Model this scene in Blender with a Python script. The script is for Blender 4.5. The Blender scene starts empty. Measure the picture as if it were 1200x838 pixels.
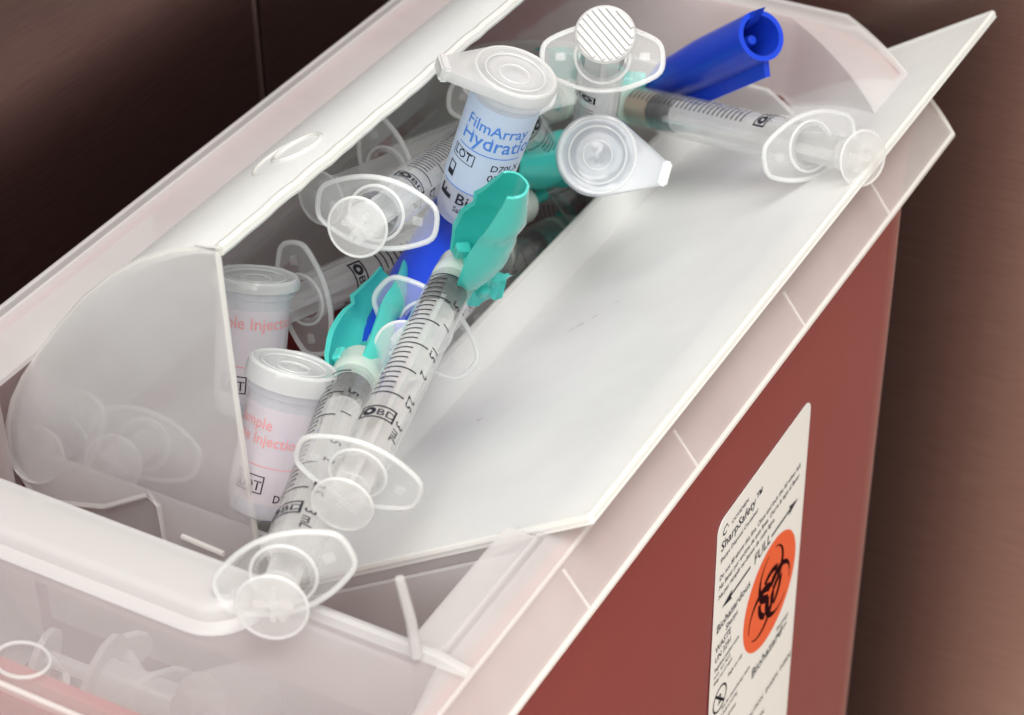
import bpy, bmesh, math, random
from mathutils import Vector, Matrix
random.seed(7)
S = bpy.context.scene
COL = S.collection
MM = 0.001

# ------------------------------------------------------------------ camera
cd = bpy.data.cameras.new('camera')
cam = bpy.data.objects.new('camera', cd); COL.objects.link(cam)
rot = Matrix(((0.87527249, -0.27316156, 0.39910003),
              (0.48334696, 0.52231112, -0.70254311),
              (-0.01654661, 0.80782044, 0.58919636)))
cam.matrix_world = Matrix.Translation(Vector((143.014, -279.507, 685.713)) * MM) @ rot.to_4x4()
cd.sensor_fit = 'HORIZONTAL'; cd.sensor_width = 36.0; cd.lens = 77.31
cd.clip_start = 0.02; cd.clip_end = 50
cd.dof.use_dof = True; cd.dof.focus_distance = 0.47; cd.dof.aperture_fstop = 26
S.camera = cam

# ------------------------------------------------------------------ light
W = bpy.data.worlds.new('World'); S.world = W; W.use_nodes = True
W.node_tree.nodes['Background'].inputs['Color'].default_value = (0.60, 0.57, 0.54, 1)
W.node_tree.nodes['Background'].inputs['Strength'].default_value = 0.80

def area(name, loc, target, sx, sy, power, col):
    l = bpy.data.lights.new(name, 'AREA'); l.shape = 'RECTANGLE'; l.size = sx; l.size_y = sy
    l.energy = power; l.color = col
    o = bpy.data.objects.new(name, l); COL.objects.link(o)
    o.location = loc
    o.rotation_euler = (Vector(target) - Vector(loc)).to_track_quat('-Z', 'Y').to_euler()
    o['kind'] = 'structure'
    return o
area('ceiling_lamp', (0.38, -0.25, 2.0), (-0.05, 0.08, 0.42), 1.05, 1.3, 25, (1.0, 0.985, 0.955))
area('ceiling_lamp', (0.25, -1.75, 1.75), (-0.05, 0.08, 0.42), 2.4, 1.3, 33, (1.0, 0.985, 0.965))

S.view_settings.view_transform = 'Standard'; S.view_settings.look = 'None'
S.view_settings.exposure = 0.60; S.view_settings.gamma = 1.0
S.render.engine = 'CYCLES'
S.cycles.use_denoising = True
S.cycles.max_bounces = 14; S.cycles.transparent_max_bounces = 48
S.cycles.transmission_bounces = 10; S.cycles.diffuse_bounces = 6; S.cycles.glossy_bounces = 4
S.cycles.caustics_refractive = False; S.cycles.caustics_reflective = False
S.cycles.sample_clamp_indirect = 4

# ------------------------------------------------------------------ materials
def nodes(name):
    m = bpy.data.materials.new(name); m.use_nodes = True
    nt = m.node_tree; nt.nodes.clear()
    out = nt.nodes.new('ShaderNodeOutputMaterial')
    return m, nt, out
def N(nt, t, **kw):
    n = nt.nodes.new(t)
    for k, v in kw.items():
        setattr(n, k, v)
    return n
def mixs(nt, fac, a, b):
    n = N(nt, 'ShaderNodeMixShader')
    if isinstance(fac, (int, float)): n.inputs[0].default_value = fac
    else: nt.links.new(fac, n.inputs[0])
    nt.links.new(a, n.inputs[1]); nt.links.new(b, n.inputs[2])
    return n.outputs[0]
def noise_bump(nt, scale, strength, dist=0.0003, stretch=None):
    tc = N(nt, 'ShaderNodeTexCoord'); mp = N(nt, 'ShaderNodeMapping')
    nt.links.new(tc.outputs['Object'], mp.inputs[0])
    if stretch: mp.inputs['Scale'].default_value = stretch
    nz = N(nt, 'ShaderNodeTexNoise'); nz.inputs['Scale'].default_value = scale; nz.inputs['Detail'].default_value = 3
    nt.links.new(mp.outputs[0], nz.inputs['Vector'])
    b = N(nt, 'ShaderNodeBump'); b.inputs['Strength'].default_value = strength; b.inputs['Distance'].default_value = dist
    nt.links.new(nz.outputs[0], b.inputs['Height'])
    return b.outputs[0], nz.outputs[0]

def plastic(name, col, clear, tint=(1, 1, 1), trans=0.5, rough=0.25, gloss=1.0, edge=0.0, bump=0.0, bscale=400, vary=0.0, vscale=60, ior=1.45):
    """translucent plastic: see-through share `clear`, the rest scatters light (part through, part back), gloss on top"""
    m, nt, out = nodes(name)
    nrm = None
    if bump:
        nrm, nz = noise_bump(nt, bscale, bump)
    d = N(nt, 'ShaderNodeBsdfDiffuse'); d.inputs[0].default_value = (*col, 1)
    t = N(nt, 'ShaderNodeBsdfTranslucent'); t.inputs[0].default_value = (*col, 1)
    body = mixs(nt, trans, d.outputs[0], t.outputs[0])
    tr = N(nt, 'ShaderNodeBsdfTransparent'); tr.inputs[0].default_value = (*tint, 1)
    op = 1 - clear
    fac = op
    if edge or vary:
        v = N(nt, 'ShaderNodeValue'); v.outputs[0].default_value = op; fac = v.outputs[0]
        if edge:
            lw = N(nt, 'ShaderNodeLayerWeight'); lw.inputs[0].default_value = 0.5
            pw = N(nt, 'ShaderNodeMath', operation='POWER'); pw.inputs[1].default_value = 2.2; nt.links.new(lw.outputs['Facing'], pw.inputs[0])
            ml = N(nt, 'ShaderNodeMath', operation='MULTIPLY_ADD'); ml.inputs[1].default_value = edge
            nt.links.new(pw.outputs[0], ml.inputs[0]); nt.links.new(fac, ml.inputs[2]); ml.use_clamp = True
            fac = ml.outputs[0]
        if vary:
            _, nz2 = noise_bump(nt, vscale, 0.0)
            a = N(nt, 'ShaderNodeMath', operation='SUBTRACT'); nt.links.new(nz2, a.inputs[0]); a.inputs[1].default_value = 0.5
            ml = N(nt, 'ShaderNodeMath', operation='MULTIPLY_ADD'); ml.inputs[1].default_value = vary; ml.use_clamp = True
            nt.links.new(a.outputs[0], ml.inputs[0]); nt.links.new(fac, ml.inputs[2]); fac = ml.outputs[0]
    base = mixs(nt, fac, tr.outputs[0], body)
    g = N(nt, 'ShaderNodeBsdfGlossy'); g.inputs['Roughness'].default_value = rough; g.inputs[0].default_value = (1, 1, 1, 1)
    fr = N(nt, 'ShaderNodeFresnel'); fr.inputs[0].default_value = ior
    mg = N(nt, 'ShaderNodeMath', operation='MULTIPLY'); mg.inputs[1].default_value = gloss
    ge = N(nt, 'ShaderNodeNewGeometry')          # outside faces only: the inner faces of thin plastic would mirror totally
    iv = N(nt, 'ShaderNodeMath', operation='SUBTRACT'); iv.inputs[0].default_value = 1.0
    nt.links.new(ge.outputs['Backfacing'], iv.inputs[1])
    m2 = N(nt, 'ShaderNodeMath', operation='MULTIPLY'); nt.links.new(fr.outputs[0], m2.inputs[0]); nt.links.new(iv.outputs[0], m2.inputs[1])
    nt.links.new(m2.outputs[0], mg.inputs[0])
    if nrm:
        for x in (d, g, fr): nt.links.new(nrm, x.inputs['Normal'])
    res = mixs(nt, mg.outputs[0], base, g.outputs[0])
    nt.links.new(res, out.inputs[0])
    return m

WHITE = (0.86, 0.86, 0.83)
M_LID = plastic('clear_polypropylene_lid', (0.95, 0.93, 0.92), 0.54, trans=0.5, rough=0.28, gloss=0.7, bump=0.05, vary=0.25, vscale=30)
M_DECK = plastic('clear_polypropylene_deck', (0.94, 0.92, 0.92), 0.78, trans=0.5, rough=0.25, gloss=0.7, bump=0.05, vary=0.2, vscale=30)
M_TRAY = plastic('milky_polypropylene_tray', (0.955, 0.96, 0.95), 0.13, trans=0.40, rough=0.33, gloss=0.5, bump=0.22, bscale=150, vary=0.3, vscale=26)
M_CHEEK = plastic('milky_polypropylene_plate', (0.96, 0.955, 0.955), 0.60, trans=0.5, rough=0.3, gloss=0.7, bump=0.05, vary=0.3, vscale=24)
M_EDGE = plastic('thick_polypropylene_edge', (0.92, 0.92, 0.89), 0.30, trans=0.45, rough=0.2, gloss=0.9)
M_LEDGE = plastic('thick_polypropylene_ledge', (0.80, 0.79, 0.78), 0.40, trans=0.45, rough=0.3, gloss=0.45)
M_CLEAR = plastic('clear_syringe_plastic', (0.93, 0.94, 0.93), 0.982, trans=0.6, rough=0.06, gloss=0.6, edge=0.38)
M_FLANGE = plastic('clear_flange_plastic', (0.93, 0.94, 0.93), 0.84, trans=0.5, rough=0.12, gloss=0.5, edge=0.2)
M_BEAD = plastic('bright_moulded_edge', (0.92, 0.93, 0.92), 0.54, trans=0.4, rough=0.1, gloss=1.2)
M_ROD = plastic('frosted_plunger_plastic', (0.93, 0.93, 0.92), 0.68, trans=0.6, rough=0.15, gloss=0.9, edge=0.2)
M_THUMB = plastic('frosted_thumb_rest_plastic', (0.94, 0.94, 0.93), 0.74, trans=0.55, rough=0.15, gloss=0.8, edge=0.2)
M_WHITE = plastic('white_thumb_rest_plastic', (0.56, 0.56, 0.555), 0.03, trans=0.25, rough=0.25, gloss=0.9)
M_COLLAR = plastic('milky_collar_plastic', (0.86, 0.90, 0.84), 0.30, trans=0.5, rough=0.2, gloss=0.9)
M_CAPW = plastic('white_vial_cap_plastic', (0.74, 0.75, 0.75), 0.42, trans=0.4, rough=0.12, gloss=1.0, edge=0.25)
M_CAPC = plastic('clear_bluish_cap_plastic', (0.76, 0.80, 0.85), 0.66, trans=0.45, rough=0.1, gloss=1.0, edge=0.3)
M_VIAL = plastic('frosted_vial_plastic', (0.86, 0.88, 0.92), 0.64, trans=0.5, rough=0.15, gloss=0.9, edge=0.2)
M_VLAB = plastic('pale_blue_label_film', (0.66, 0.78, 0.95), 0.25, trans=0.45, rough=0.3, gloss=0.6)
M_VLABR = plastic('pale_pink_label_film', (0.92, 0.76, 0.79), 0.74, trans=0.45, rough=0.3, gloss=0.6)
M_RUBBER = plastic('grey_black_rubber', (0.010, 0.010, 0.013), 0.0, trans=0.0, rough=0.4, gloss=0.15)
M_RESIDUE = plastic('tan_liquid_residue', (0.40, 0.31, 0.22), 0.12, tint=(.8, .7, .55), trans=0.4, rough=0.1, gloss=0.8)
M_INK = plastic('dark_grey_ink', (0.022, 0.022, 0.030), 0.0, trans=0.0, rough=0.6, gloss=0.15)
M_INKB = plastic('blue_ink', (0.07, 0.22, 0.62), 0.08, trans=0.2, rough=0.5, gloss=0.3)
M_INKR = plastic('pale_red_ink', (0.72, 0.24, 0.24), 0.40, trans=0.2, rough=0.5, gloss=0.3)
M_TEAL = plastic('teal_shield_plastic', (0.10, 0.74, 0.68), 0.16, tint=(.2, .9, .85), trans=0.45, rough=0.22, gloss=0.9, bump=0.5, bscale=90)
M_BLUE = plastic('royal_blue_cap_plastic', (0.012, 0.06, 0.62), 0.0, trans=0.25, rough=0.3, gloss=0.8, bump=0.1, bscale=300)
M_STEEL = plastic('needle_steel', (0.4, 0.4, 0.4), 0.0, trans=0.0, rough=0.2, gloss=4.0)
M_RED = plastic('red_polypropylene_body', (0.44, 0.076, 0.076), 0.14, tint=(.9, .25, .22), trans=0.42, rough=0.38, gloss=0.6, bump=0.08, bscale=500, vary=0.4, vscale=9)
M_PAPER = plastic('label_paper', (0.90, 0.90, 0.88), 0.0, trans=0.0, rough=0.4, gloss=0.5)
M_ORANGE = plastic('fluorescent_orange_ink', (0.85, 0.13, 0.04), 0.0, trans=0.0, rough=0.5, gloss=0.3)
M_SMEAR = plastic('dried_brown_smear', (0.42, 0.26, 0.22), 0.62, trans=0.0, rough=0.6, gloss=0.1)
M_BIO = plastic('brown_black_ink', (0.03, 0.008, 0.010), 0.0, trans=0.0, rough=0.6, gloss=0.1)

def steel(name, c0, c1):
    m, nt, out = nodes(name)
    p = N(nt, 'ShaderNodeBsdfPrincipled')
    nrm, nz = noise_bump(nt, 60, 0.015, 0.0002, (1.2, 1.2, 40))
    p.inputs['Metallic'].default_value = 0.93; p.inputs['Roughness'].default_value = 0.29
    cr = N(nt, 'ShaderNodeValToRGB'); nt.links.new(nz, cr.inputs[0])
    cr.color_ramp.elements[0].position = 0.3; cr.color_ramp.elements[0].color = (*c0, 1)
    cr.color_ramp.elements[1].position = 0.75; cr.color_ramp.elements[1].color = (*c1, 1)
    nt.links.new(cr.outputs[0], p.inputs['Base Color']); nt.links.new(nrm, p.inputs['Normal'])
    nt.links.new(p.outputs[0], out.inputs[0])
    return m
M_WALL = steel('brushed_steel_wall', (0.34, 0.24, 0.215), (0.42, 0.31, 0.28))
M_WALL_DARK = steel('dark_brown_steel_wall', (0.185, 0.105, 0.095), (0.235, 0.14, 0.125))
M_FLOOR = plastic('tan_counter', (0.74, 0.64, 0.50), 0.0, trans=0.0, rough=0.4, gloss=0.6, bump=0.1, bscale=30)
M_SEAM = plastic('dark_seam', (0.03, 0.03, 0.03), 0.0, trans=0.0, rough=0.5, gloss=0.4)

# ------------------------------------------------------------------ mesh helpers (millimetres in, metres out)
def finish(bm, name, mats, smooth=True, sharp=40):
    bmesh.ops.remove_doubles(bm, verts=bm.verts, dist=0.002)
    bmesh.ops.recalc_face_normals(bm, faces=bm.faces)
    bmesh.ops.scale(bm, vec=(MM, MM, MM), verts=bm.verts)
    me = bpy.data.meshes.new(name); bm.to_mesh(me); bm.free()
    for m in (mats if isinstance(mats, (list, tuple)) else [mats]): me.materials.append(m)
    if smooth:
        for p in me.polygons: p.use_smooth = True
        try: me.set_sharp_from_angle(angle=math.radians(sharp))
        except Exception: pass
    return me
def link(name, me, parent=None, mat=None):
    o = bpy.data.objects.new(name, me); COL.objects.link(o)
    if parent: o.parent = parent
    if mat: o.matrix_local = mat
    return o
def tag(o, label=None, cat=None, group=None, kind=None):
    for k, v in (('label', label), ('category', cat), ('group', group), ('kind', kind)):
        if v: o[k] = v
    return o
def empty(name, mat, label, cat, group=None):
    o = bpy.data.objects.new(name, None); COL.objects.link(o); o.matrix_world = mat
    o.empty_display_size = 0.01
    return tag(o, label, cat, group)
def lathe(bm, prof, n=32, closed=True, mi=0):
    rings = []
    for r, z in prof:
        if r < 1e-4: rings.append([bm.verts.new((0, 0, z))])
        else: rings.append([bm.verts.new((r*math.cos(2*math.pi*k/n), r*math.sin(2*math.pi*k/n), z)) for k in range(n)])
    m = len(rings)
    for i in range(m if closed else m-1):
        a, b = rings[i], rings[(i+1) % m]
        for k in range(n):
            k2 = (k+1) % n
            if len(a) == 1 and len(b) == 1: continue
            if len(a) == 1: f = bm.faces.new((a[0], b[k2], b[k]))
            elif len(b) == 1: f = bm.faces.new((a[k], a[k2], b[0]))
            else: f = bm.faces.new((a[k], a[k2], b[k2], b[k]))
            f.material_index = mi
def loft(bm, loops, closed=False, cap=False, mi=0, wrap=True):
    R = [[bm.verts.new(p) for p in l] for l in loops]
    n = len(R[0]); m = len(R)
    for i in range(m if closed else m-1):
        a, b = R[i], R[(i+1) % m]
        for k in range(n if wrap else n-1):
            f = bm.faces.new((a[k], a[(k+1) % n], b[(k+1) % n], b[k])); f.material_index = mi
    if cap:
        for l in (R[0], R[-1]):
            f = bm.faces.new(l); f.material_index = mi
    return R
def tube(bm, pts, r, closed=False, n=8, mi=0):
    pts = [Vector(p) for p in pts]; m = len(pts); loops = []
    up = None
    for i, p in enumerate(pts):
        a = pts[(i-1) % m] if (closed or i > 0) else p
        b = pts[(i+1) % m] if (closed or i < m-1) else p
        t = (b - a).normalized()
        if up is None:
            up = Vector((0, 0, 1)) if abs(t.z) < 0.9 else Vector((1, 0, 0))
        x = (up - t*up.dot(t)).normalized(); y = t.cross(x); up = x
        rr = r[i] if isinstance(r, (list, tuple)) else r
        loops.append([p + x*rr*math.cos(2*math.pi*k/n) + y*rr*math.sin(2*math.pi*k/n) for k in range(n)])
    loft(bm, loops, closed=closed, cap=not closed, mi=mi)
def plate(bm, outline, frame, th, mi=0):
    """outline: 2-D points; frame(x, y, h) -> 3-D"""
    a = [bm.verts.new(frame(x, y, 0)) for x, y in outline]; b = [bm.verts.new(frame(x, y, th)) for x, y in outline]
    n = len(a)
    f = bm.faces.new(a); f.material_index = mi
    f = bm.faces.new(list(reversed(b))); f.material_index = mi
    for k in range(n):
        f = bm.faces.new((a[k], b[k], b[(k+1) % n], a[(k+1) % n])); f.material_index = mi
def box(bm, x0, x1, y0, y1, z0, z1, mi=0):
    plate(bm, [(x0, y0), (x1, y0), (x1, y1), (x0, y1)], lambda x, y, h: (x, y, z0 + h), z1 - z0, mi)
def rrect(x0, x1, y0, y1, r, z, n=8):
    pts = []
    for cx, cy, a0 in ((x1-r, y0+r, -90), (x1-r, y1-r, 0), (x0+r, y1-r, 90), (x0+r, y0+r, 180)):
        for k in range(n+1):
            a = math.radians(a0 + 90*k/n); pts.append((cx + r*math.cos(a), cy + r*math.sin(a), z))
    return pts
def axes(p, ax, x):
    z = Vector(ax).normalized(); x = Vector(x); x = (x - z*x.dot(z)).normalized(); y = z.cross(x)
    m = Matrix((x, y, z)).transposed().to_4x4(); m.translation = Vector(p)*MM
    return m

TEXT = {}
def text_tris(s, size, align='LEFT', shear=0.0, wide=1.0):
    """flat triangles of a piece of text, in mm, origin at the baseline"""
    key = (s, size, align, shear, wide)
    if key in TEXT: return TEXT[key]
    c = bpy.data.curves.new('lettering', 'FONT'); c.body = s; c.size = size; c.align_x = align; c.resolution_u = 2; c.shear = shear; c.offset = 0.012*size
    o = bpy.data.objects.new('lettering', c); COL.objects.link(o)
    me = bpy.data.meshes.new_from_object(o.evaluated_get(bpy.context.evaluated_depsgraph_get()))
    bm = bmesh.new(); bm.from_mesh(me); bmesh.ops.triangulate(bm, faces=bm.faces)
    for _ in range(2):
        es = [e for e in bm.edges if e.calc_length() > 1.1]
        if not es: break
        bmesh.ops.subdivide_edges(bm, edges=es, cuts=1)
        bmesh.ops.triangulate(bm, faces=bm.faces)
    bm.verts.ensure_lookup_table(); bm.verts.index_update()
    res = ([(v.co.x*wide, v.co.y) for v in bm.verts], [[v.index for v in f.verts] for f in bm.faces])
    bm.free(); bpy.data.objects.remove(o); bpy.data.curves.remove(c); bpy.data.meshes.remove(me)
    TEXT[key] = res
    return res
def put_text(bm, s, size, frame, align='LEFT', shear=0.0, wide=1.0, mi=0):
    vs, fs = text_tris(s, size, align, shear, wide)
    V = [bm.verts.new(frame(x, y)) for x, y in vs]
    for f in fs:
        try: bm.faces.new([V[i] for i in f]).material_index = mi
        except ValueError: pass
def put_quad(bm, x0, x1, y0, y1, frame, nx=1, mi=0):
    for i in range(nx):
        a = x0 + (x1-x0)*i/nx; b = x0 + (x1-x0)*(i+1)/nx
        bm.faces.new([bm.verts.new(frame(*q)) for q in ((a, y0), (b, y0), (b, y1), (a, y1))]).material_index = mi

# ------------------------------------------------------------------ setting: steel wall, floor
ZT = 420.0
WL, WB = -180.0, 248.0        # left wall and rear wall: the box stands in their corner
def wall_of(label, frame, spans, mat):
    bm = bmesh.new(); plate(bm, [(spans[0][0], 0), (spans[-1][1], 0), (spans[-1][1], 1600), (spans[0][0], 1600)], lambda s, z, h: frame(s, z, h - 14), 10)
    w = tag(link('wall', finish(bm, 'wall', M_SEAM, False)), label, None, None, 'structure')
    for s0, s1 in spans:
        bm = bmesh.new(); plate(bm, [(s0, 0), (s1, 0), (s1, 1600), (s0, 1600)], lambda s, z, h: frame(s, z, h - 1.5), 1.5)
        link('panel', finish(bm, 'panel', mat, False), w)
    for (a0, a1), (b0, b1) in zip(spans, spans[1:]):
        bm = bmesh.new(); tube(bm, [frame((a1+b0)/2, 0, -1.6), frame((a1+b0)/2, 1600, -1.6)], 1.3)
        link('joint_strip', finish(bm, 'joint_strip', M_WALL), w)
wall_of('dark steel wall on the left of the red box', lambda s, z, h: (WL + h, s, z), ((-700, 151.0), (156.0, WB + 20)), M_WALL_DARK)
wall_of('brushed steel wall behind the red box', lambda s, z, h: (s, WB - h, z), ((WL + 1.6, 1500),), M_WALL)
bm = bmesh.new(); box(bm, -1500, 1500, -1500, 1500, -10, 0)
tag(link('floor', finish(bm, 'floor', M_FLOOR, False)), 'tan surface under the container', None, None, 'structure')

# ------------------------------------------------------------------ the sharps container
box_root = empty('sharps_container', Matrix.Translation((-0.071, 0.07, 0)),
                 'large red plastic sharps box with milky clear lid and hinged drop tray', 'sharps container')
INV = Matrix.Translation((0.071, -0.07, 0))
def cpart(name, bm, mats, parent=None, smooth=True, sharp=40):
    o = link(name, finish(bm, name, mats, smooth, sharp))
    o.parent = parent or box_root
    if parent is None: o.matrix_local = INV
    return o
# red body (a shell with a floor)
bm = bmesh.new()
def tub(x0, x1, y0, y1, rf, rb, z, n=10, ch=0.0):
    """outline with small front corners and large rear corners"""
    pts = []
    for cx, cy, a0, r in ((x1-rf, y0+rf, -90, rf), (x1-rb, y1-rb, 0, rb), (x0+rb, y1-rb, 90, rb), (x0+rf, y0+rf, 180, rf)):
        for k in range(n+1):
            a = math.radians(a0 + 90*k/n); x, y = cx + r*math.cos(a), cy + r*math.sin(a)
            if a0 == 0 and ch:      # flatten the rear right corner towards a chamfer
                t = k/n; x, y = x*(1-ch) + ch*(cx + r*(1-t)), y*(1-ch) + ch*(cy + r*t)
            pts.append((x, y, z))
    return pts
ZR = ZT - 8        # level of the flat lid frame; the drop tray stands a little above it
o1 = tub(-145, -6, -72, 217, 13, 44, 2); o2 = tub(-149, -4, -76, 220, 14, 46, ZT-60); o3 = tub(-149, -4, -76, 220, 14, 46, ZT-10)
i3 = tub(-146.5, -6.5, -73.5, 217.5, 12, 44, ZT-10); i1 = tub(-142.5, -8.5, -69.5, 214.5, 11, 42, 5)
R = loft(bm, [o1, o2, o3, i3, i1]); bm.faces.new(R[0]); bm.faces.new(R[-1])
body = cpart('body', bm, M_RED)
bm = bmesh.new()
loft(bm, [tub(-150.5, -2.5, -78, 221.5, 15, 47, ZT-16), tub(-150.5, -2.5, -78, 221.5, 15, 47, ZT-14), tub(-148.9, -4.1, -76.1, 220, 14, 46, ZT-14), tub(-148.9, -4.1, -76.1, 220, 14, 46, ZT-16)], closed=True)
cpart('rim', bm, M_RED, body)

# lid: flared skirt, flat frame with a deep front deck, recess walls
bm = bmesh.new()
sk = [tub(-151, -3.2, -80, 224, 8, 35, ZR, ch=.8), tub(-152, -2.0, -81, 226, 9, 36, ZR-2.2, ch=.8), tub(-154, 3.4, -85, 236, 10, 42, ZT-18, ch=.8),
      tub(-152.6, 2.0, -83.6, 234.6, 9, 41, ZT-18, ch=.8), tub(-150.8, -3.4, -79.8, 224.6, 8, 35, ZR-2.8, ch=.8), tub(-150, -4.4, -79, 223, 7, 34, ZR-1.5, ch=.8)]
hole_t = tub(-148, -10.6, -38, 216, 4, 40, ZR, ch=.8); hole_b = tub(-149, -9.5, -39.2, 217.2, 4, 40, ZR-1.5, ch=.8)
hole_d = tub(-147.4, -11.0, -37, 212.5, 4, 40, ZR-22, ch=.8); hole_e = tub(-148.4, -9.9, -38.2, 213.7, 4, 40, ZR-22, ch=.8)
loft(bm, sk + [hole_b, hole_e, hole_d, hole_t], closed=True)
for f in bm.faces:
    c = f.calc_center_median()
    if (c.z > ZR-2 and c.y < -39.5) or (c.z < ZR-5 and c.y < -60): f.material_index = 1
lid = cpart('lid', bm, [M_LID, M_DECK], None)
bm = bmesh.new()      # thick lower lip of the skirt
tube(bm, tub(-154, 3.4, -85, 236, 10, 42, ZT-18, ch=.8), 0.7, closed=True)
cpart('lower_lip', bm, M_EDGE, lid)
bm = bmesh.new()      # thin shoulder where the frame turns down into the skirt
tube(bm, tub(-151.2, -3.0, -80.2, 224.3, 8, 35, ZR-.3, ch=.8), 0.5, closed=True)
cpart('frame_edge', bm, M_LID, lid)
bm = bmesh.new()      # ridge across the deck
loft(bm, [[(v, -40.6, ZR-.2), (v, -40.1, ZR+1.6*q), (v, -39.2, ZR+2.0*q), (v, -38.2, ZR+1.6*q), (v, -37.8, ZR-.2)] for v, q in ((-44, 1), (-20, 1), (-9, .9), (-3.4, .1))], cap=True)
cpart('ridge', bm, M_LEDGE, lid)
for u in (-6, 42, 98, 150):      # upright ribs on the skirt
    bm = bmesh.new(); tube(bm, [(-2.2, u, ZR-1.5), (3.4, u+.4, ZT-17.5)], 0.35)
    cpart('skirt_rib', bm, M_LID, lid)
bm = bmesh.new()      # raised front ledge with a rounded end
def ledge_loop(off, z):
    x1 = -46.5 + off; x0 = -150; y0 = -51.5 - off; y1 = -38 + off; r = 8 + off
    pts = [(x0, y0), (x1-r, y0)]
    pts += [(x1-r + r*math.sin(math.radians(a)), y0+r - r*math.cos(math.radians(a))) for a in range(10, 91, 10)]
    pts += [(x1, y1), (x0, y1)]
    return [(x, y, z) for x, y in pts]
loft(bm, [ledge_loop(2.6, ZR-0.3), ledge_loop(2.0, ZR+0.5), ledge_loop(0.4, ZR+1.1), ledge_loop(0, ZR+2.8), ledge_loop(-0.8, ZR+3.8), ledge_loop(-2.0, ZR+4.1)], cap=True)
cpart('front_ledge', bm, M_LEDGE, lid)
bm = bmesh.new()      # gusset rib carrying the tray corner
tube(bm, [(-13.2, -41, ZR+1), (-14.2, -40.6, ZR+9), (-15.8, -41, ZT+10.4)], [1.1, 1.0, .9])
cpart('rib', bm, M_LEDGE, lid)
bm = bmesh.new()      # embossed oval on the deck
tube(bm, [(-75.6 + 5.4*math.cos(2*math.pi*k/28), -74.0 + 4.2*math.sin(2*math.pi*k/28), ZR+0.1) for k in range(28)], 0.35, closed=True)
cpart('embossed_oval', bm, M_LEDGE, lid)
bm = bmesh.new()      # curved splash plate hanging under the deck
outl = [(-14, ZR-1.6), (-14, ZT-92), (-70, ZT-92), (-80, ZT-74), (-89.6, ZT-58.9), (-100.5, ZT-45), (-109.2, ZT-32.3), (-117, ZT-18), (-120, ZR-1.6)]
plate(bm, outl, lambda x, z, h: (x, -42 + h, z), 1.2)
cpart('splash_plate', bm, M_DECK, lid)
bm = bmesh.new()      # milky panel lining the rear wall inside the lid
row = [p for p in tub(-146.4, -14, -47, 211.4, 5, 40, ZT, 10, .8) if p[1] > 172]
row = [(-14, 165, ZT)] + row + [(-146.4, 165, ZT)]
up = [(x, y, ZR-20) for x, y, z in row]; dn = [(x, y, ZT-95) for x, y, z in row]
sh = lambda l: [((x+76)*.985-76, y-1.4, z) for x, y, z in l]
loft(bm, [up, dn, sh(dn), sh(up)], closed=True, wrap=False)
cpart('rear_panel', bm, M_LEDGE, lid)
bm = bmesh.new()      # milky lining panel with a slot low on the left wall
for (z0, z1, u0, u1) in ((-37, -44, 4, 148), (-37, -44, 196, 200), (-44, -66, 112, 200), (-44, -50, 4, 112)):
    box(bm, -143.6, -142.6, u0, u1, ZT+z1, ZT+z0)
cpart('side_panel', bm, M_LEDGE, lid)

bm = bmesh.new(); box(bm, -148.6, -133.5, -37.5, 212, ZR-1.3, ZR-0.1)
cpart('side_web', bm, M_LID, lid)
bm = bmesh.new(); box(bm, -17.0, -10.3, -37.6, -1.5, ZR-1.2, ZR-0.15)
cpart('front_web', bm, M_LID, lid)
bm = bmesh.new(); plate(bm, [(-14, ZT-12.5), (-73, ZT-51), (-73, ZT-100), (-14, ZT-100)], lambda v, z, h: (v, -4 + h, z), 1.3)
cpart('recess_wall', bm, M_LEDGE, lid)
bm = bmesh.new(); box(bm, -147.0, -146.1, -1.2, 60, ZT-95, ZT-10.2)
cpart('recess_wall', bm, M_LEDGE, lid)
bm = bmesh.new(); plate(bm, [(-78, ZT-38), (-144, ZT-38), (-144, ZT-90), (-78, ZT-90)], lambda v, z, h: (v, 2.2 + h, z), 1.2)
cpart('recess_wall', bm, M_LEDGE, lid)

bm = bmesh.new(); box(bm, -144.6, -143.6, -36.5, -1.5, ZT-95, ZT-9.5)
cpart('recess_wall', bm, M_LID, lid)

# drop tray: sloping chute, turned-up lip, two end plates, curved hood
LEN = 229.0
def chute(v): return ZT + 0.655*v
bm = bmesh.new()
nrm = Vector((0.5479, 0, -0.8365))
plate(bm, [(0, 0), (0, LEN), (-36, LEN), (-72, LEN), (-72, 0), (-36, 0)], lambda v, u, h: (v + nrm.x*h, u, chute(v) + nrm.z*h), 1.8)
tube(bm, [(0, 0.6, ZT-0.5), (0, LEN-0.6, ZT-0.5)], 0.85, mi=1)
tube(bm, [(0, 0.4, ZT-0.5), (-40, 0.4, chute(-40)-0.5), (-72, 0.4, chute(-72)-0.5)], 0.85, mi=1)
tube(bm, [(0, LEN-0.4, ZT-0.5), (-72, LEN-0.4, chute(-72)-0.5)], 0.8, mi=1)
tray = cpart('drop_tray', bm, [M_TRAY, M_EDGE], None)
bm = bmesh.new()      # turned-down front edge of the tray
plate(bm, [(-8, chute(-8)-1.4), (-72, chute(-72)-1.2), (-72, chute(-72)-6), (-24, chute(-24)-6)], lambda v, z, h: (v, 1.2 + h, z), 1.4)
cpart('tray_skirt', bm, M_LID, tray)
bm = bmesh.new()
plate(bm, [(-71.4, chute(-72)-1.6), (-76.6, ZT-38.6), (-78.0, ZT-39.2), (-72.9, chute(-72)-2.2)], lambda v, z, h: (v, 0.2 + h, z), LEN-0.4)
tube(bm, [(-77.2, 0.3, ZT-38.7), (-77.2, LEN-0.4, ZT-38.7)], 0.8, mi=1)
cpart('tray_lip', bm, [M_TRAY, M_EDGE], tray)
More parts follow.
